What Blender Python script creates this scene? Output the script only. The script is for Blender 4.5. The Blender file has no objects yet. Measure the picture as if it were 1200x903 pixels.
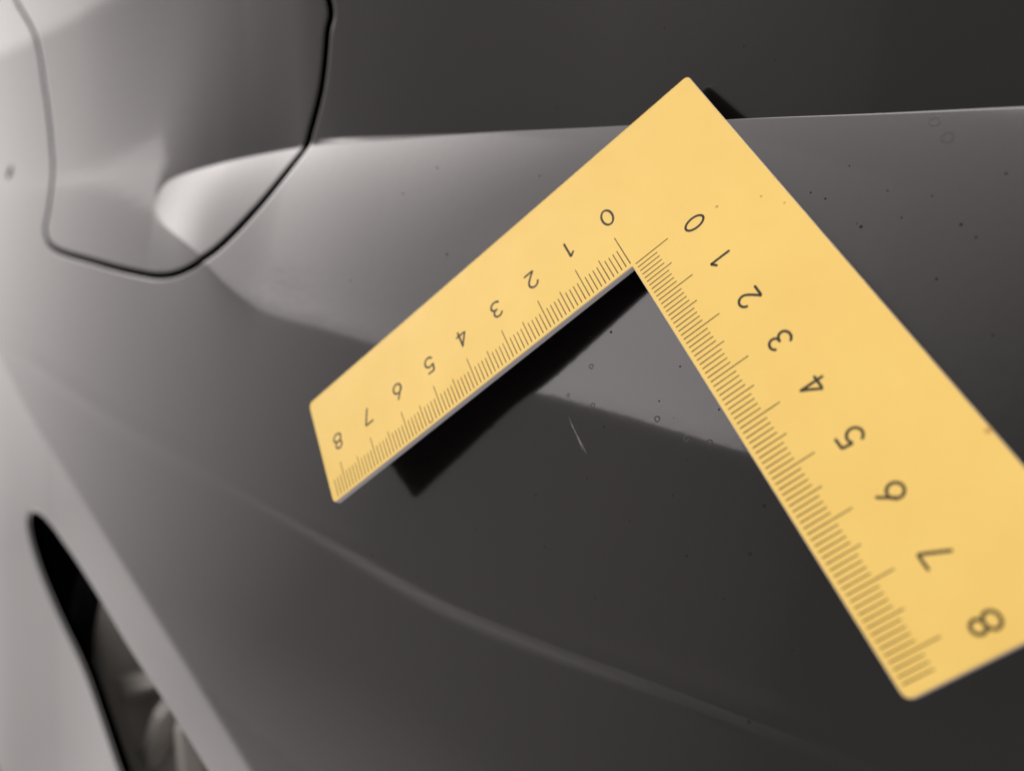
import bpy, bmesh, math, random
import numpy as np
from mathutils import Vector, Matrix
from mathutils.geometry import delaunay_2d_cdt

random.seed(7)
SC = bpy.context.scene
COL = SC.collection
MM = 0.001
R_ = math.radians

# ------------------------------------------------------------------ camera
cam_d = bpy.data.cameras.new("camera")
cam = bpy.data.objects.new("camera", cam_d)
COL.objects.link(cam)
CR = [[0.808819, 0.133039, -0.572811], [0.569282, 0.067033, 0.819405], [0.14741, -0.988841, -0.021519]]
m = Matrix([[CR[i][0], -CR[i][1], -CR[i][2], 0] for i in range(3)] + [[0, 0, 0, 1]])
m.translation = Vector((71.959, -142.2, -22.484)) * MM
cam.matrix_world = m
cam_d.sensor_width = 36.0
cam_d.lens = 36.0 * 939.11 / 1200.0
cam_d.clip_start = 0.005
cam_d.clip_end = 100.0
cam_d.dof.use_dof = True
cam_d.dof.focus_distance = 0.150
cam_d.dof.aperture_fstop = 8.5
SC.camera = cam

# ------------------------------------------------------------------ light
world = bpy.data.worlds.new("World")
SC.world = world
world.use_nodes = True
bg = world.node_tree.nodes["Background"]
bg.inputs[0].default_value = (1.0, 0.935, 0.915, 1)
bg.inputs[1].default_value = 0.265

def dirv(az, pitch):
    """az 0 = straight out from the panel, negative = to the left"""
    return Vector((math.sin(R_(az)) * math.cos(R_(pitch)), -math.cos(R_(az)) * math.cos(R_(pitch)), math.sin(R_(pitch))))

def soft_lamp(name, az, pitch, dist, x0, x1, y0, y1, radiance, spread=180., col=(1, .938, .92)):
    """A rectangular soft lamp facing the ruler: the axis is (az, pitch), the edges are given as
    angles left (x0) / right (x1) and below (y0) / above (y1) that axis."""
    d = dirv(az, pitch)
    right = Vector((-d.y, d.x, 0)).normalized()          # to the right as the panel sees it
    up = d.cross(right) if d.cross(right).z > 0 else right.cross(d)
    ex = [dist * math.tan(R_(q)) for q in (x0, x1, y0, y1)]
    L = bpy.data.lights.new(name, 'AREA')
    L.shape = 'RECTANGLE'
    L.size = ex[1] - ex[0]
    L.size_y = ex[3] - ex[2]
    L.energy = radiance * math.pi * L.size * L.size_y
    L.spread = R_(spread)
    if spread < 179:                                     # Cycles raises the beam as it narrows: keep the radiance on the axis
        hs = R_(spread / 2)
        L.energy *= (math.tan(hs) - hs) / math.tan(hs)
    L.color = col
    o = bpy.data.objects.new(name, L)
    COL.objects.link(o)
    z = d
    x = up.cross(z).normalized()
    mt = Matrix([[x[i], up[i], z[i], 0] for i in range(3)] + [[0, 0, 0, 1]])
    sx = 1 if x.dot(right) > 0 else -1
    mt.translation = d * dist + right * (ex[0] + ex[1]) / 2 + up * (ex[2] + ex[3]) / 2
    o.matrix_world = mt
    return o

soft_lamp("ledge_band_lamp", -52, 44, 1.6, -50, 58, -38, 24, 1.6, 118)  # added softbox, its reflection makes the bright band below the crease
soft_lamp("tip_glow_lamp", -68, 24, 1.6, -28, 28, -16, 16, 2.75, 56)  # added to brighten the left tip of that band, no doorway there
soft_lamp("ledge_low_lamp", -25, 9, 1.6, -12, 9, -4, 5, 1.25)  # small added lamp, lifts the lower right part of the ledge
soft_lamp("side_lamp", -84, 13, 1.6, -48, 48, -48, 48, .90, 94)
soft_lamp("wide_side_lamp", -82, 6, 1.6, -60, 70, -60, 50, .29, 146)
soft_lamp("floor_bounce_lamp", -72, -60, 1.6, -45, 45, -40, 40, 1.3, 84)  # added lamp, stands in for light off a floor that isn't built
soft_lamp("overhead_key_lamp", -50, 73, .37, -40, 40, -5, 24, 3.9)  # added key close overhead, lights the yellow face of the ruler
soft_lamp("right_lamp", 72, -18, 1.6, -32, 32, -32, 32, 0.8)  # added fill from low right, lightens the edges of the plate

SC.view_settings.view_transform = 'Standard'
SC.view_settings.look = 'None'
SC.view_settings.exposure = 0.0
SC.view_settings.gamma = 1.0
SC.render.engine = 'CYCLES'

# ------------------------------------------------------------------ helpers
def tag(o, label=None, cat=None, group=None, kind=None):
    if label: o['label'] = label
    if cat: o['category'] = cat
    if group: o['group'] = group
    if kind: o['kind'] = kind
    return o

def empty(name, loc=(0, 0, 0), parent=None):
    o = bpy.data.objects.new(name, None)
    o.empty_display_size = 0.01
    COL.objects.link(o)
    o.location = loc
    if parent: o.parent = parent
    return o

def link_mesh(name, me, parent=None, mats=()):
    for mt in mats: me.materials.append(mt)
    o = bpy.data.objects.new(name, me)
    COL.objects.link(o)
    if parent: o.parent = parent
    return o

def obj_bm(name, bm, mats, parent=None, smooth=False):
    me = bpy.data.meshes.new(name)
    bm.normal_update()
    bm.to_mesh(me); bm.free()
    if smooth:
        for p in me.polygons: p.use_smooth = True
    return link_mesh(name, me, parent, mats if isinstance(mats, (list, tuple)) else [mats])

def material(name, base, rough=.5, metallic=0., spec=.5, coat=0., coat_rough=.03):
    mt = bpy.data.materials.new(name)
    mt.use_nodes = True
    b = mt.node_tree.nodes["Principled BSDF"]
    b.inputs['Base Color'].default_value = (*base, 1)
    b.inputs['Roughness'].default_value = rough
    b.inputs['Metallic'].default_value = metallic
    b.inputs['Specular IOR Level'].default_value = spec
    b.inputs['Coat Weight'].default_value = coat
    b.inputs['Coat Roughness'].default_value = coat_rough
    return mt, mt.node_tree, b

def noise(nt, scale, detail=2., rough=.5, coord='Object'):
    tc = nt.nodes.new('ShaderNodeTexCoord')
    n = nt.nodes.new('ShaderNodeTexNoise')
    n.inputs['Scale'].default_value = scale
    n.inputs['Detail'].default_value = detail
    n.inputs['Roughness'].default_value = rough
    nt.links.new(tc.outputs[coord], n.inputs['Vector'])
    return n

# ------------------------------------------------------------------ materials
PAINT, nt, b = material("grey_car_paint", (.0085, .0066, .0066), rough=.16, spec=.5, coat=1.0, coat_rough=.045)
n1 = noise(nt, 420, 2)             # orange peel of the lacquer
bp = nt.nodes.new('ShaderNodeBump')
bp.inputs['Strength'].default_value = .035
bp.inputs['Distance'].default_value = .0003
nt.links.new(n1.outputs['Fac'], bp.inputs['Height'])
nt.links.new(bp.outputs['Normal'], b.inputs['Coat Normal'])
nt.links.new(bp.outputs['Normal'], b.inputs['Normal'])
n2 = noise(nt, 35, 4)              # faint film of dust in the lacquer
mr = nt.nodes.new('ShaderNodeMapRange')
mr.inputs['From Min'].default_value = .3; mr.inputs['From Max'].default_value = .7
mr.inputs['To Min'].default_value = .04; mr.inputs['To Max'].default_value = .06
nt.links.new(n2.outputs['Fac'], mr.inputs['Value'])
nt.links.new(mr.outputs['Result'], b.inputs['Coat Roughness'])

BLACK, _, _ = material("black_plastic", (.006, .006, .006), rough=.7, spec=.15)
RUBBER, _, _ = material("tyre_rubber", (.008, .008, .008), rough=.8, spec=.1)
ALLOY, _, _ = material("alloy", (.42, .40, .37), rough=.45, metallic=.15)
ALLOY_DARK, _, _ = material("dark_alloy", (.34, .325, .30), rough=.4, metallic=.3)
DIRT, _, _ = material("dirt", (.023, .021, .020), rough=.8, spec=.2)
LIME, _, _ = material("dried_water", (.050, .047, .045), rough=.35, spec=.4)
SCUFF, _, _ = material("bare_scuff", (.28, .27, .26), rough=.5, spec=.4)

YELLOW, nt, b = material("yellow_coating", (.84, .58, .148), rough=.42, spec=.35)
na = noise(nt, 55, 5, .6); nb = noise(nt, 900, 2)
rp = nt.nodes.new('ShaderNodeValToRGB')
rp.color_ramp.elements[0].position = .3; rp.color_ramp.elements[0].color = (.815, .560, .138, 1)
rp.color_ramp.elements[1].position = .7; rp.color_ramp.elements[1].color = (.855, .600, .158, 1)
nt.links.new(na.outputs['Fac'], rp.inputs['Fac'])
nt.links.new(rp.outputs['Color'], b.inputs['Base Color'])
bp = nt.nodes.new('ShaderNodeBump'); bp.inputs['Strength'].default_value = .04; bp.inputs['Distance'].default_value = .0002
nt.links.new(nb.outputs['Fac'], bp.inputs['Height']); nt.links.new(bp.outputs['Normal'], b.inputs['Normal'])
nw = noise(nt, 140, 6, .65); nw.inputs['Distortion'].default_value = 1.2
rr = nt.nodes.new('ShaderNodeMapRange')
rr.inputs['From Min'].default_value = .3; rr.inputs['From Max'].default_value = .7
rr.inputs['To Min'].default_value = .34; rr.inputs['To Max'].default_value = .52
nt.links.new(nw.outputs['Fac'], rr.inputs['Value']); nt.links.new(rr.outputs['Result'], b.inputs['Roughness'])
EDGE, _, _ = material("bare_aluminium_edge", (.62, .58, .60), rough=.45, metallic=.2)
BACK, _, _ = material("black_backing", (.006, .006, .006), rough=.8, spec=.05)
INK, _, _ = material("brown_black_ink", (.030, .020, .012), rough=.5, spec=.3)
TICK, _, _ = material("brown_etched_ink", (.105, .058, .015), rough=.5, spec=.3)
STAIN, _, _ = material("brown_stain", (.55, .33, .09), rough=.6, spec=.2)

# ------------------------------------------------------------------ body surface (mm: s along the car, u up, height outward)
def spline(pts, n=6, closed=False):
    P = np.array(pts, float)
    Q = np.vstack([P[-1], P, P[0], P[1]]) if closed else np.vstack([2 * P[0] - P[1], P, 2 * P[-1] - P[-2]])
    out = []
    for i in range(1, len(Q) - 2):
        a, b, c, d = Q[i - 1], Q[i], Q[i + 1], Q[i + 2]
        for k in range(n):
            x = k / n
            out.append(.5 * ((2 * b) + (c - a) * x + (2 * a - 5 * b + 4 * c - d) * x * x + (3 * b - a - 3 * c + d) * x ** 3))
    if not closed: out.append(P[-1])
    return np.array(out)

CREASE = spline(n=24, pts=[(-179.7, 13.3), (-174.1, 20.0), (-159.4, 24.0), (-132.9, 28.2), (-107.9, 30.5), (-81.5, 30.6), (-50.9, 31.1), (-18.5, 30.9), (13.2, 30.9), (37.5, 30.5), (58.9, 30.3), (79.8, 30.1), (180.0, 30.1)])
SCOOP = spline(n=24, pts=[(-179.7, 13.3), (-172.1, 6.6), (-151.3, -1.2), (-136.9, -9.0), (-121.8, -15.3), (-109.7, -18.5), (-91.6, -20.1), (-72.2, -22.1), (-52.0, -24.2), (-36.4, -26.0), (-22.3, -27.3), (-5.4, -28.6), (11.5, -30.5), (27.3, -32.4), (52.0, -35.3), (79.0, -39.6), (111.9, -44.6), (180.0, -52.6)])
FLARE = spline(n=24, pts=[(-520.0, -32.7), (-293.7, -44.7), (-237.7, -50.5), (-194.3, -56.9), (-154.3, -61.5), (-105.4, -66.5), (-70.5, -70.8), (-36.4, -74.9), (-6.8, -75.5), (17.4, -74.9), (36.5, -74.9), (55.4, -75.0), (83.8, -76.2), (180.0, -79.0)])
FLANGE = spline(n=24, pts=[(-440.0, -2.0), (-350.0, -25.0), (-253.1, -68.0), (-225.8, -78.9), (-189.0, -94.4), (-146.7, -113.4), (-114.1, -128.6), (-93.0, -138.9), (-69.2, -151.2), (-34.7, -169.0), (0.0, -205.0), (40.0, -260.0)])
SHOULDER = spline(n=24, pts=[(-560.0, 81.6), (-309.3, 75.6), (-269.8, 76.1), (-223.3, 76.9), (-202.3, 78.1), (-162.3, 82.1), (-60.0, 86.0), (60.0, 90.0), (200.0, 92.0)])
DOOR = spline([(-269.2, 75.5), (-266.6, 58.7), (-262.5, 38.1), (-259.6, 25.1), (-260.6, 11.9), (-261.4, 3.0), (-250.5, -3.2), (-215.9, -7.0), (-190.6, -9.2), (-169.9, -10.0), (-154.7, -7.5), (-141.3, -1.5), (-126.3, 11.8), (-114.7, 25.6), (-109.5, 35.0), (-104.9, 45.6), (-102.2, 57.9), (-101.0, 65.9), (-112.0, 88.0), (-123.0, 101.0), (-146.0, 112.0), (-225.0, 126.0), (-267.2, 117.5), (-287.2, 109.5), (-283.2, 91.5)], 8, True)
ARCH = spline([(-254.3, -106.2), (-241.6, -105.9), (-221.1, -111.3), (-193.1, -121.4), (-167.1, -131.8), (-140.4, -140.8), (-116.2, -150.4), (-78.2, -167.2), (-113.0, -196.4), (-163.6, -188.6), (-176.1, -179.2), (-189.0, -167.6), (-206.0, -152.5), (-226.7, -139.9), (-246.4, -125.5), (-256.9, -113.1)], 8, True)

def pdist(C, s, u, closed=False):
    P = np.stack([np.ravel(s), np.ravel(u)], 1)
    best = np.full(len(P), 1e9); sg = np.zeros(len(P))
    segs = list(zip(C[:-1], C[1:])) + ([(C[-1], C[0])] if closed else [])
    for A, B in segs:
        d = B - A
        k = np.clip(((P - A) @ d) / (d @ d + 1e-12), 0, 1)
        q = P - A - k[:, None] * d
        r = np.hypot(q[:, 0], q[:, 1])
        mk = r < best - 1e-9
        best[mk] = r[mk]
        sg[mk] = np.sign(d[0] * (P[:, 1] - A[1]) - d[1] * (P[:, 0] - A[0]))[mk]
    return best, sg

def inside(C, s, u):
    s = np.ravel(s); u = np.ravel(u); c = np.zeros(len(s), bool)
    for A, B in zip(C, np.roll(C, -1, 0)):
        hit = (A[1] > u) != (B[1] > u)
        with np.errstate(divide='ignore', invalid='ignore'):
            x = A[0] + (u - A[1]) * (B[0] - A[0]) / (B[1] - A[1])
        c ^= hit & (s < x)
    return c

def near_dist(C, s, u):
    """exact distance to a closed outline for points close to it, 99 elsewhere"""
    out = np.full(len(s), 99.)
    P = np.stack([s, u], 1); Q = C[::6]; coarse = np.full(len(s), 1e9)
    for q in Q: coarse = np.minimum(coarse, (P[:, 0] - q[0]) ** 2 + (P[:, 1] - q[1]) ** 2)
    mk = coarse < 14. ** 2
    if mk.any(): out[mk] = pdist(C, s[mk], u[mk], True)[0]
    return out

GAP, ROLL = 1.2, .8
SA, STEP = .085, 8.0                     # overhang of the panel above the crease and its setback
G0, G1, G2 = .29, .02, .14            # slope of the ledge: at the crease, in the middle, at its lower edge
def sstep(x):
    x = np.clip(x, 0, 1)
    return x * x * (3 - 2 * x)

def height(s, u, roll=True):
    s = np.asarray(s, float).ravel(); u = np.asarray(u, float).ravel()
    h = -2.2e-4 * np.clip(-(s + 80), 0, None) ** 2
    t1 = np.interp(s, CREASE[:, 0], CREASE[:, 1]); t2 = np.interp(s, SCOOP[:, 0], SCOOP[:, 1])
    D = np.where(s < -179.7, 0, np.clip(t1 - t2, 0, None)); D = np.sqrt(D * D + .01) - .1
    v = D - (t1 - u); wl = np.minimum(2.6, .3 * D)                # rounded lower edge of the ledge
    q = np.clip(D - .5 * (v + np.sqrt(v * v + wl * wl)), 0, None); dn = np.maximum(D, 1e-3); l0 = 10.
    g0 = G1 + (G0 - G1) * sstep((s + 182) / 34.)
    I = lambda x: G1 * x + (g0 - G1) * l0 * (1 - np.exp(-x / l0)) + (G2 - G1) * x ** 5 / (5 * dn ** 4)
    up = np.clip(u - t1, 0, None)
    m = .5 * sstep((-115 - s) / 50.); dn_ = np.clip(t2 - u, 0, None)
    h = h + .8 + np.where(u > t1, -I(D) * (1 - m) * np.exp(-up / (5. + .35 * np.clip(s + 182, 0, 90))),
                          I(q) - I(D) * (1 - m) - m * I(D) * (1 - np.exp(-dn_ / 9.)))
    k = np.clip((-100 - s) / 130., 0, 1); k = k * k * (3 - 2 * k)
    f = np.clip((-110 - s) / 25., 0, 1)
    tS = t1 * (1 - f) + (31.2 - 9. * k) * f
    wv = .25 + 26. * sstep((-115 - s) / 130.)         # the crease dies out to the left
    x = u - tS
    h = h + SA * .5 * (x + np.sqrt(x * x + wv * wv)) + .0020 * np.clip(x, 0, 80) ** 2
    k = np.clip((s + 115) / 95., 0, 1); e = np.clip(up / 1.6, 0, 1)
    h = h - STEP * k * k * (3 - 2 * k) * e * e * (3 - 2 * e)      # the panel above sits behind the crease
    x = u - np.interp(s, SHOULDER[:, 0], SHOULDER[:, 1])
    h = h - .035 * (np.clip(x + 3, 0, 6) ** 2 / 12. + np.clip(x - 3, 0, None))
    x = u - np.interp(s, FLARE[:, 0], FLARE[:, 1])
    h = h + (.34 + .30 * sstep((s + 230) / 200.)) * np.exp(-(x / 3.3) ** 2) - .012 * np.clip(-x, 0, 60)
    x = .88 * (np.interp(s, FLANGE[:, 0], FLANGE[:, 1]) - u)
    h = h - (.19 - .09 * sstep((-190 - s) / 120.)) * np.minimum(np.clip(x + 1.5, 0, 3) ** 2 / 6. + np.clip(x - 1.5, 0, None), 150)
    if roll:
        d = near_dist(DOOR, s, u)
        e = np.clip((GAP + ROLL - d) / ROLL, 0, 1)
        h = h - .13 * e * e
        d = near_dist(ARCH, s, u)
        e = np.clip((2. - d) / 2., 0, 1)
        h = h - .9 * e * e
    return h

def surf_normals(s, u, e=.12):
    hs = (height(s + e, u) - height(s - e, u)) / (2 * e)
    hu = (height(s, u + e) - height(s, u - e)) / (2 * e)
    n = np.stack([-hs, -np.ones_like(hs), -hu], 1)
    return n / np.linalg.norm(n, axis=1)[:, None]

def offset(C, d):
    """closed curve moved outward by d (C is walked counter-clockwise)"""
    t = np.roll(C, -1, 0) - np.roll(C, 1, 0)
    t /= np.linalg.norm(t, axis=1)[:, None]
    area = .5 * np.sum(C[:, 0] * np.roll(C[:, 1], -1) - C[:, 1] * np.roll(C[:, 0], -1))
    k = 1 if area > 0 else -1
    return C + d * k * np.stack([t[:, 1], -t[:, 0]], 1)

def resample(C, step):
    Q = np.vstack([C, C[:1]]); l = np.r_[0, np.cumsum(np.linalg.norm(np.diff(Q, axis=0), axis=1))]
    n = int(l[-1] / step); x = np.linspace(0, l[-1], n, endpoint=False)
    return np.stack([np.interp(x, l, Q[:, 0]), np.interp(x, l, Q[:, 1])], 1)

DOOR = resample(DOOR, 1.2); ARCH = resample(ARCH, 1.5)
S0, S1, U0, U1 = -440., 150., -250., 150.
def axis(a, b):                       # 1.3 mm steps near, 2.6 mm steps far away
    return np.r_[np.arange(a, -110, 2.2), np.arange(-110, b + .1, 1.35)]
gs, gu = np.meshgrid(axis(S0, S1), np.arange(U0, U1 + .1, 1.7))
grid = np.stack([gs.ravel(), gu.ravel()], 1)

def rings_of(kind):
    if kind == 'door':
        return [offset(DOOR, -GAP), offset(DOOR, -GAP - .45), offset(DOOR, -GAP - ROLL)]
    return [offset(DOOR, GAP), offset(DOOR, GAP + .45), offset(DOOR, GAP + ROLL),
            ARCH, offset(ARCH, .9), offset(ARCH, 2.0)]

cr = CREASE[(CREASE[:, 0] > -180)]
crx = np.arange(-178, S1 - 1, .7)
cry = np.interp(crx, CREASE[:, 0], CREASE[:, 1])
CR_LINES = [np.stack([crx, cry + o], 1) for o in (-.7, -.3, 0., .3, .6, .9, 1.2, 1.5, 1.9)]
fx = np.arange(-172, S1 - 1, 1.3)
CR_LINES += [np.stack([fx, np.interp(fx, SCOOP[:, 0], SCOOP[:, 1]) + o], 1) for o in (-1.6, -.9, -.3, .3, .9, 1.6)]

def build_panel(name, kind, parent):
    rings = rings_of(kind)
    dd, _ = pdist(DOOR, grid[:, 0], grid[:, 1], True)
    da, _ = pdist(ARCH, grid[:, 0], grid[:, 1], True)
    ind = inside(DOOR, grid[:, 0], grid[:, 1]); ina = inside(ARCH, grid[:, 0], grid[:, 1])
    dc = np.abs(grid[:, 1] - np.interp(grid[:, 0], CREASE[:, 0], CREASE[:, 1])) + np.where(grid[:, 0] < -178, 9, 0)
    ds = np.abs(grid[:, 1] - np.interp(grid[:, 0], SCOOP[:, 0], SCOOP[:, 1])) + np.where(grid[:, 0] < -172, 9, 0)
    dc = np.minimum(dc, ds - 1.2)
    lim = GAP + ROLL + .5
    if kind == 'door':
        keep = ind & (dd > lim) & (dc > 2.2)
    else:
        keep = (~ind) & (dd > lim) & (~ina) & (da > 2.6) & (dc > 2.2)
    pts = [grid[keep]]
    for L in CR_LINES:
        d, _ = pdist(DOOR, L[:, 0], L[:, 1], True); i = inside(DOOR, L[:, 0], L[:, 1])
        pts.append(L[(d > lim) & (i if kind == 'door' else ~i)])
    n = sum(len(p) for p in pts)
    edges = []
    for r in rings:
        pts.append(r)
        edges += [(n + k, n + (k + 1) % len(r)) for k in range(len(r))]
        n += len(r)
    P = np.vstack(pts)
    v, e, f, ov, oe, of = delaunay_2d_cdt([Vector(p) for p in P.tolist()], edges, [], 0, 1e-5, False)
    V = np.array([[q.x, q.y] for q in v]); T = np.array([list(x) for x in f])
    c = V[T].mean(1)
    if kind == 'door':
        ok = inside(rings[0], c[:, 0], c[:, 1])
    else:
        ok = ~inside(rings[0], c[:, 0], c[:, 1]) & ~inside(ARCH, c[:, 0], c[:, 1])
    T = T[ok]
    h = height(V[:, 0], V[:, 1])
    N = surf_normals(V[:, 0], V[:, 1])
    XYZ = np.stack([V[:, 0], -h, V[:, 1]], 1)
    # skirts folding inwards from the cut edges
    base = len(XYZ); sk_v = []; sk_n = []; sk_f = []
    loops = [(rings[0], 9.)] + ([(ARCH, 3.)] if kind != 'door' else [])
    for C, depth in loops:
        hh = height(C[:, 0], C[:, 1]); k0 = base + len(sk_v); m_ = len(C)
        t = np.roll(C, -1, 0) - np.roll(C, 1, 0); t /= np.linalg.norm(t, axis=1)[:, None]
        cen = C.mean(0)
        nn = np.stack([t[:, 1], np.zeros(m_), -t[:, 0]], 1)
        for k in range(m_):
            sk_v += [(C[k, 0], -hh[k], C[k, 1]), (C[k, 0], -hh[k] + depth, C[k, 1])]
            sk_n += [nn[k], nn[k]]
        for k in range(m_):
            j = (k + 1) % m_
            sk_f.append((k0 + 2 * k, k0 + 2 * j, k0 + 2 * j + 1, k0 + 2 * k + 1))
    allv = np.vstack([XYZ, np.array(sk_v)]) * MM
    # triangles wound so that they face outward (-y)
    a, b_, c_ = V[T[:, 0]], V[T[:, 1]], V[T[:, 2]]
    cw = ((b_ - a)[:, 0] * (c_ - a)[:, 1] - (b_ - a)[:, 1] * (c_ - a)[:, 0]) < 0
    T[cw] = T[cw][:, ::-1]
    me = bpy.data.meshes.new(name)
    me.from_pydata(allv.tolist(), [], T.tolist() + sk_f)
    used = np.vstack([N, np.array(sk_n)])
    for p in me.polygons: p.use_smooth = True
    me.normals_split_custom_set_from_vertices([tuple(x) for x in used])
    return link_mesh(name, me, parent, [PAINT])

# ------------------------------------------------------------------ the car
car = empty("parked_car")
tag(car, "glossy dark grey car side with a fuel door, a horizontal crease and a wheel arch", "car")
build_panel("fender", 'fender', car)
build_panel("fuel_door", 'door', car)

# black pocket behind the fuel door gap
def shell(name, C, d0, d1, grow, mat, parent):
    C = offset(C, grow)[::4]
    h = height(C[:, 0], C[:, 1], False)
    bm = bmesh.new()
    a = [bm.verts.new((x * MM, (-k + d0) * MM, z * MM)) for (x, z), k in zip(C, h)]
    b = [bm.verts.new((x * MM, (-k + d1) * MM, z * MM)) for (x, z), k in zip(C, h)]
    for i in range(len(a)):
        j = (i + 1) % len(a)
        bm.faces.new((a[i], a[j], b[j], b[i]))
    bm.faces.new(b)
    return obj_bm(name, bm, mat, parent)
shell("fuel_pocket", DOOR, 9.2, 26, 3., BLACK, car)

# wheel behind the arch
def lathe(profile, seg=96):
    bm = bmesh.new()
    rows = []
    for k in range(seg):
        a = 2 * math.pi * k / seg
        rows.append([bm.verts.new((r * math.cos(a) * MM, y * MM, r * math.sin(a) * MM)) for r, y in profile])
    for k in range(seg):
        A, B = rows[k], rows[(k + 1) % seg]
        for i in range(len(profile) - 1):
            bm.faces.new((A[i], B[i], B[i + 1], A[i + 1]))
    bmesh.ops.recalc_face_normals(bm, faces=bm.faces)
    return bm
WC = (-176., 27., -148.)
WR = 55.
wheel = empty("wheel", Vector(WC) * MM, car)
obj_bm("tyre", lathe([(WR - 4, 40), (WR + 2, 12), (WR + 8, 3), (WR + 20, 4), (WR + 27, 12), (WR + 28, 60), (WR + 22, 90)]), RUBBER, wheel, True)
obj_bm("rim", lathe([(WR + 2, 14), (WR, 4), (WR - 3, 2), (WR - 9, 4), (WR - 13, 9), (WR - 20, 13), (9, 14)]), ALLOY_DARK, wheel, True)
def spoke(ang):
    bm = bmesh.new()
    sec = [(9, 5, 8), (20, 4, 4), (36, 4.5, 5), (WR - 5, 9, 8)]
    rows = []
    for r, w, y in sec:
        rows.append([(r, -w, y + 5), (r, -w * .6, y), (r, w * .6, y), (r, w, y + 5), (r, w, y + 9), (r, -w, y + 9)])
    ca, sa = math.cos(ang), math.sin(ang)
    vs = [[bm.verts.new(((x * ca - z * sa) * MM, y * MM, (x * sa + z * ca) * MM)) for x, z, y in row] for row in rows]
    for A, B in zip(vs[:-1], vs[1:]):
        for i in range(6):
            bm.faces.new((A[i], A[(i + 1) % 6], B[(i + 1) % 6], B[i]))
    bm.faces.new(vs[0]); bm.faces.new(vs[-1])
    bmesh.ops.recalc_face_normals(bm, faces=bm.faces)
    return bm
for k in range(9):
    obj_bm("spoke", spoke(R_(40 * k + 8)), ALLOY, wheel)
obj_bm("hub", lathe([(0.1, 2), (8, 3), (12, 7), (13, 16)], 48), ALLOY_DARK, wheel, True)
# dark liner closing the wheel well
bm = bmesh.new()
C = np.array([(-330, -70), (40, -70), (40, -420), (-330, -420)], float)
a = [bm.verts.new((x * MM, .0455, z * MM)) for x, z in C]; b = [bm.verts.new((x * MM, .24, z * MM)) for x, z in C]
for i in range(4): bm.faces.new((a[i], a[(i + 1) % 4], b[(i + 1) % 4], b[i]))
bm.faces.new(b)
obj_bm("wheel_arch_liner", bm, BLACK, car)

# dirt, dried drops and a scuff on the lacquer
def frame_at(s, u):
    s_, u_ = np.array([s], float), np.array([u], float)
    n = surf_normals(s_, u_)[0]
    P = Vector((s, -height(s_, u_)[0], u)) * MM
    return P, Vector(n)
def dome(bm, s, u, r, h, ex=1., ang=0.):
    P, n = frame_at(s, u)
    tx = Vector((1, 0, 0)); tx = (tx - n * tx.dot(n)).normalized(); ty = n.cross(tx)
    k = 9; rows = []
    jit = [1 + .22 * (random.random() - .5) for _ in range(k)]
    for rr, hh in ((1, 0), (.75, .7), (.35, 1.)):
        row = []
        for i in range(k):
            a = 2 * math.pi * i / k
            x = math.cos(a) * r * rr * ex * jit[i]; y = math.sin(a) * r * rr * jit[i]
            x, y = x * math.cos(ang) - y * math.sin(ang), x * math.sin(ang) + y * math.cos(ang)
            row.append(bm.verts.new(P + (tx * x + ty * y + n * (hh * h - .01)) * MM))
        rows.append(row)
    for A, B in zip(rows[:-1], rows[1:]):
        for i in range(k): bm.faces.new((A[i], A[(i + 1) % k], B[(i + 1) % k], B[i]))
    bm.faces.new(rows[-1])
RINGS = [[46.6, 28.5, 1.3], [49.0, 25.5, 1.43], [-6.7, -27.5, 0.69], [7.5, -28.0, 0.82], [14.0, -30.7, 0.8], [18.5, -30.6, 0.78], [-8.8, -19.8, 0.7], [-12.8, -26.3, 0.53], [-27.9, -19.9, 0.56]]
DOTS = [[9.5, 46.9, 0.58], [-51.9, 30.5, 0.81], [33.8, 33.9, 0.61], [14.4, 35.5, 0.49], [47.8, 33.5, 0.43], [28.8, 16.1, 0.46], [31.5, 15.0, 0.53], [38.2, 10.1, 0.74], [41.4, 16.4, 0.44], [53.2, 10.8, 0.7], [55.6, 8.8, 0.55], [-17.6, -0.6, 0.72], [-5.8, -12.4, 0.69], [7.2, -24.6, 0.49], [17.5, -51.9, 0.79], [29.0, -48.6, 0.91], [30.1, -39.8, 0.75], [-16.8, -48.0, 0.54], [33.4, -76.9, 1.04], [34.5, 20.9, 0.38], [16.0, 43.8, 0.4], [-7.8, 52.0, 0.52], [-33.6, 38.1, 0.58], [-30.3, -35.8, 0.56], [-3.4, -31.3, 0.51], [-5.4, -42.1, 0.43], [5.2, -48.3, 0.5], [-12.9, -57.9, 0.53], [-30.8, -58.6, 0.56], [13.1, -41.6, 0.48], [25.6, -57.6, 0.61], [38.5, -62.7, 0.58], [0.4, -64.9, 0.51], [60.1, -6.5, 0.54], [51.0, 1.8, 0.56], [44.3, 11.8, 0.43], [-69.8, 16.2, 0.64], [-52.2, 1.6, 0.71], [-82.6, -6.5, 0.66], [-60.5, 22.6, 0.62], [-30.1, 20.1, 0.47], [-20.4, -2.6, 0.55], [58.2, 19.1, 0.55], [48.3, 15.5, 0.43], [-59.5, -71.7, 0.62], [-3.9, -7.8, 0.43], [10.1, -17.5, 0.49], [19.1, -24.4, 0.47], [-10.4, -13.8, 0.44]]
bm = bmesh.new()
for s, u, r in DOTS:
    if s < -60 or abs(u - 33) > 3.4: dome(bm, s, u, r * .46, .04)
for _ in range(40):                     # finer dust
    dome(bm, random.uniform(-60, 75), random.uniform(-80, 60), random.uniform(.06, .16), .03)
tag(obj_bm("dirt_specks", bm, DIRT, car, True), kind='stuff')
bm = bmesh.new(); dome(bm, -307.5, 28.1, 2.2, .3, 2.0, .5)
obj_bm("mud_fleck", bm, DIRT, car, True)
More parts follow.
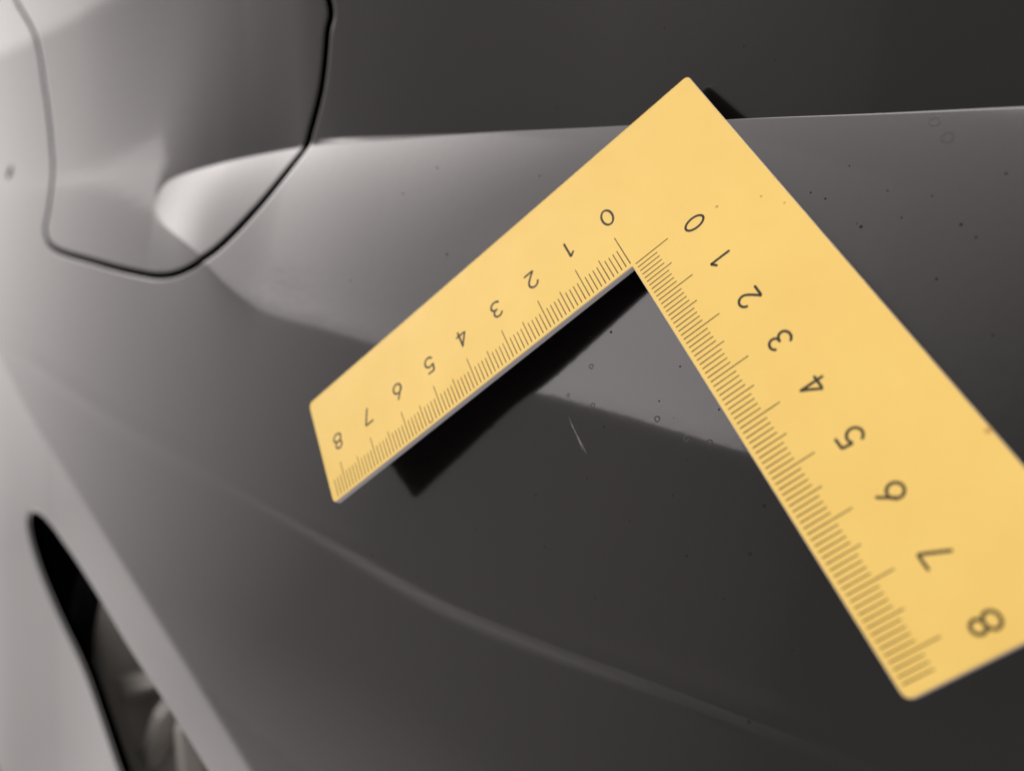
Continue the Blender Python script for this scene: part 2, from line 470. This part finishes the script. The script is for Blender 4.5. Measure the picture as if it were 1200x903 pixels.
def ring(s, u, r):
    P, n = frame_at(s, u)
    tx = Vector((1, 0, 0)); tx = (tx - n * tx.dot(n)).normalized(); ty = n.cross(tx)
    bm = bmesh.new(); k = 24; rows = []
    for i in range(k):
        a = 2 * math.pi * i / k; j = 1 + .07 * math.sin(3 * a + r * 9)
        d = tx * math.cos(a) + ty * math.sin(a)
        rows.append([bm.verts.new(P + (d * (r * q * j) + n * hh) * MM) for q, hh in ((1.0, -.005), (.88, .012), (.72, .013), (.5, -.005))])
    for i in range(k):
        A, B = rows[i], rows[(i + 1) % k]
        for q in range(3): bm.faces.new((A[q], B[q], B[q + 1], A[q + 1]))
    bmesh.ops.recalc_face_normals(bm, faces=bm.faces)
    return bm
for s, u, r in RINGS:
    obj_bm("water_spot", ring(s, u, r * .8), LIME, car, True)
SCR = [[(-11.9, -30.4), (-9.8, -33.3), (-7.7, -35.7), (-6.3, -37.4)], [(-11.3, -31.6), (-9.3, -33.9), (-7.3, -36.8)]]
bm = bmesh.new()
for L in SCR:
    Q = spline(L, 5); vs = []
    for i, (s, u) in enumerate(Q):
        P, n = frame_at(s, u); t = Vector(((Q[min(i + 1, len(Q) - 1)] - Q[max(i - 1, 0)])[0], 0, (Q[min(i + 1, len(Q) - 1)] - Q[max(i - 1, 0)])[1])).normalized()
        w = .075 * math.sin(math.pi * (i + .4) / len(Q)); c = n.cross(t)
        vs.append((bm.verts.new(P + (n * .012 - c * w) * MM), bm.verts.new(P + (n * .012 + c * w) * MM)))
    for A, B in zip(vs[:-1], vs[1:]): bm.faces.new((A[0], A[1], B[1], B[0]))
obj_bm("scratch", bm, SCUFF, car)

# ------------------------------------------------------------------ the square (local mm: x along the left arm, y along the right arm, z out of its face)
W, LEN, TH = 29.4, 85.0, 1.5
ruler = empty("square_ruler")
mr_ = Matrix([[-0.713982, 0.695938, -0.076813, 0], [-0.11396, -0.223753, -0.967961, -5.494 * MM], [-0.690828, -0.682353, 0.239064, 0], [0, 0, 0, 1]])
ruler.matrix_world = mr_
tag(ruler, "yellow L-shaped square ruler with millimetre scales, held over the grey car panel", "ruler")

def rounded(poly, rads, seg=7):
    out = []
    n = len(poly)
    for i in range(n):
        A, B, C = Vector(poly[i - 1]), Vector(poly[i]), Vector(poly[(i + 1) % n])
        r = rads[i]
        if r <= 0: out.append(tuple(B)); continue
        p = B + (A - B).normalized() * r; q = B + (C - B).normalized() * r
        for k in range(seg + 1):
            t = k / seg
            out.append(tuple(p * (1 - t) ** 2 + B * 2 * t * (1 - t) + q * t ** 2))
    return out
outline = rounded([(-W, -W), (LEN, -W), (LEN, 0), (0, 0), (0, LEN), (-W, LEN)], [1.2, 1.7, 1.5, .3, 1.5, 1.5])
bm = bmesh.new()
# walk the outline, rows: front face rim, bevel, side, back
def inset(poly, d):
    P = np.array(poly); t = np.roll(P, -1, 0) - P; t /= np.linalg.norm(t, axis=1)[:, None]
    tp = np.roll(t, 1, 0); nA = np.stack([-tp[:, 1], tp[:, 0]], 1); nB = np.stack([-t[:, 1], t[:, 0]], 1)
    b_ = nA + nB; b_ /= np.linalg.norm(b_, axis=1)[:, None]
    return P + b_ * (d / np.clip((b_ * nA).sum(1), .3, 1))[:, None]
prof = [(.26, 0.0), (.10, -.05), (0., -.22), (0., -TH + .12), (.12, -TH)]
rows = []
for d, z in prof:
    rows.append([bm.verts.new((x * MM, y * MM, z * MM)) for x, y in inset(outline, d)])
n = len(outline)
for k, (A, B) in enumerate(zip(rows[:-1], rows[1:])):
    for i in range(n):
        f = bm.faces.new((A[i], B[i], B[(i + 1) % n], A[(i + 1) % n]))
        f.material_index = (0, 1, 1, 1)[k]; f.smooth = k < 2
f = bm.faces.new(rows[0]); f.material_index = 0
f = bm.faces.new(rows[-1][::-1]); f.material_index = 2
obj_bm("plate", bm, [YELLOW, EDGE, BACK], ruler)

def ribbon(bm, pts, w, z, closed=False, caps=True):
    P = np.array(pts, float)
    if closed: t = np.roll(P, -1, 0) - np.roll(P, 1, 0)
    else: t = np.gradient(P, axis=0)
    t /= np.linalg.norm(t, axis=1)[:, None]; nn = np.stack([-t[:, 1], t[:, 0]], 1) * w / 2
    a = [bm.verts.new((*(p * MM), z * MM)) for p in P + nn]; b = [bm.verts.new((*(p * MM), z * MM)) for p in P - nn]
    N = len(P)
    for i in range(N if closed else N - 1):
        j = (i + 1) % N
        bm.faces.new((a[i], b[i], b[j], a[j]))
    if not closed:
        for e, sgn in ((0, -1), (N - 1, 1)):
            fan = []
            for k in range(1, 6):
                q = math.pi * k / 6
                fan.append(bm.verts.new((*((P[e] + nn[e] * math.cos(q) + sgn * t[e] * math.sin(q) * w / 2) * MM), z * MM)))
            bm.faces.new([a[e]] + fan + [b[e]])

def arc(cx, cy, rx, ry, a0, a1, n=14):
    return [(cx + rx * math.cos(R_(a0 + (a1 - a0) * k / n)), cy + ry * math.sin(R_(a0 + (a1 - a0) * k / n))) for k in range(n + 1)]
def strokes(d):
    """centre lines in a box 2.1 wide, 3.4 high"""
    if d == 0: return [(arc(1.05, 1.7, 1.05, 1.7, 0, 345, 23), True)]
    if d == 1: return [([(1.35, 0), (1.35, 1.2), (1.35, 2.4), (1.35, 3.4), (1.28, 3.36), (.9, 3.0), (.55, 2.75)], False)]
    if d == 2: return [(arc(1.02, 2.4, .98, 1.0, 165, -20, 12) + [(1.75, 1.7), (1.2, 1.05), (.6, .45), (.12, .02), (.3, 0), (1.1, 0), (2.1, 0)], False)]
    if d == 3: return [(arc(1.0, 2.55, .9, .85, 150, -75, 12) + [(1.0, 1.78)], False), ([(1.0, 1.78)] + arc(1.0, .9, 1.05, .9, 80, -150, 14), False)]
    if d == 4: return [([(1.62, 3.4), (1.1, 2.45), (.5, 1.5), (.1, .86), (.3, .83), (1.2, .83), (2.2, .83)], False), ([(1.62, 3.38), (1.62, 1.6), (1.62, .8), (1.62, 0)], False)]
    if d == 5: return [([(1.85, 3.4), (1.0, 3.4), (.42, 3.4), (.38, 3.36), (.3, 2.6), (.24, 1.95), (.3, 1.95)] + arc(1.0, 1.08, 1.02, 1.08, 125, -150, 16), False)]
    if d == 6: return [([(1.5, 3.4), (1.05, 2.75), (.5, 1.9), (.2, 1.4)], False), (arc(1.05, 1.08, 1.02, 1.08, 0, 345, 23), True)]
    if d == 7: return [([(0.05, 3.4), (1.1, 3.4), (2.0, 3.4), (2.03, 3.36), (1.75, 2.6), (1.2, 1.3), (.65, 0)], False)]
    if d == 8: return [(arc(1.05, 2.6, .84, .82, 0, 345, 23), True), (arc(1.05, .92, 1.02, .92, 0, 345, 23), True)]
SW = .49
def numeral(d, place):
    bm = bmesh.new()
    for i, (pts, closed) in enumerate(strokes(d)):
        ribbon(bm, [place(1.12 * (x - 1.05), 1.12 * (y - 1.7)) for x, y in pts], SW, .012 + .003 * i, closed)
    for f in bm.faces:
        f.normal_update()
        if f.normal.z < 0: f.normal_flip()
    return obj_bm("numeral", bm, INK, ruler)
for d in range(9):
    numeral(d, lambda x, y, d=d: (10 * d - .95 + x, -13.75 + y))
    numeral(d, lambda x, y, d=d: (-13.85 + y, 10 * d + 1.05 - x))

tick_me = {}
for ln in (4.55, 5.65, 7.55):
    bm = bmesh.new()
    vs = [bm.verts.new((x * MM, y * MM, 0)) for x, y in ((-.12, 0), (.12, 0), (.10, -ln), (-.10, -ln))]
    bm.faces.new(vs[::-1])
    me = bpy.data.meshes.new("tick_mark"); bm.to_mesh(me); bm.free(); me.materials.append(TICK)
    tick_me[ln] = me
for arm in (0, 1):
    for k in range(84):
        me = tick_me[7.55 if k % 10 == 0 else 5.65 if k % 5 == 0 else 4.55]
        o = bpy.data.objects.new("tick_mark", me); COL.objects.link(o); o.parent = ruler
        start = .82
        if arm == 0:
            o.location = (k * MM, -start * MM, .01 * MM)
        else:
            o.rotation_euler = (0, 0, -math.pi / 2)
            o.location = (-start * MM, k * MM, .013 * MM)

# a few stains on the yellow face
for x, y, r in ((-18.7, 1.3, .28), (-25.6, 5.6, .22), (-27.8, 9.8, .2), (-28.9, 60.5, .45), (53.5, -.9, .35)):
    bm = bmesh.new(); k = 10
    vs = [bm.verts.new(((x + r * (1 + .4 * random.random()) * math.cos(2 * math.pi * i / k)) * MM, (y + .8 * r * (1 + .4 * random.random()) * math.sin(2 * math.pi * i / k)) * MM, .008 * MM)) for i in range(k)]
    bm.faces.new(vs)
    obj_bm("stain", bm, STAIN, ruler)
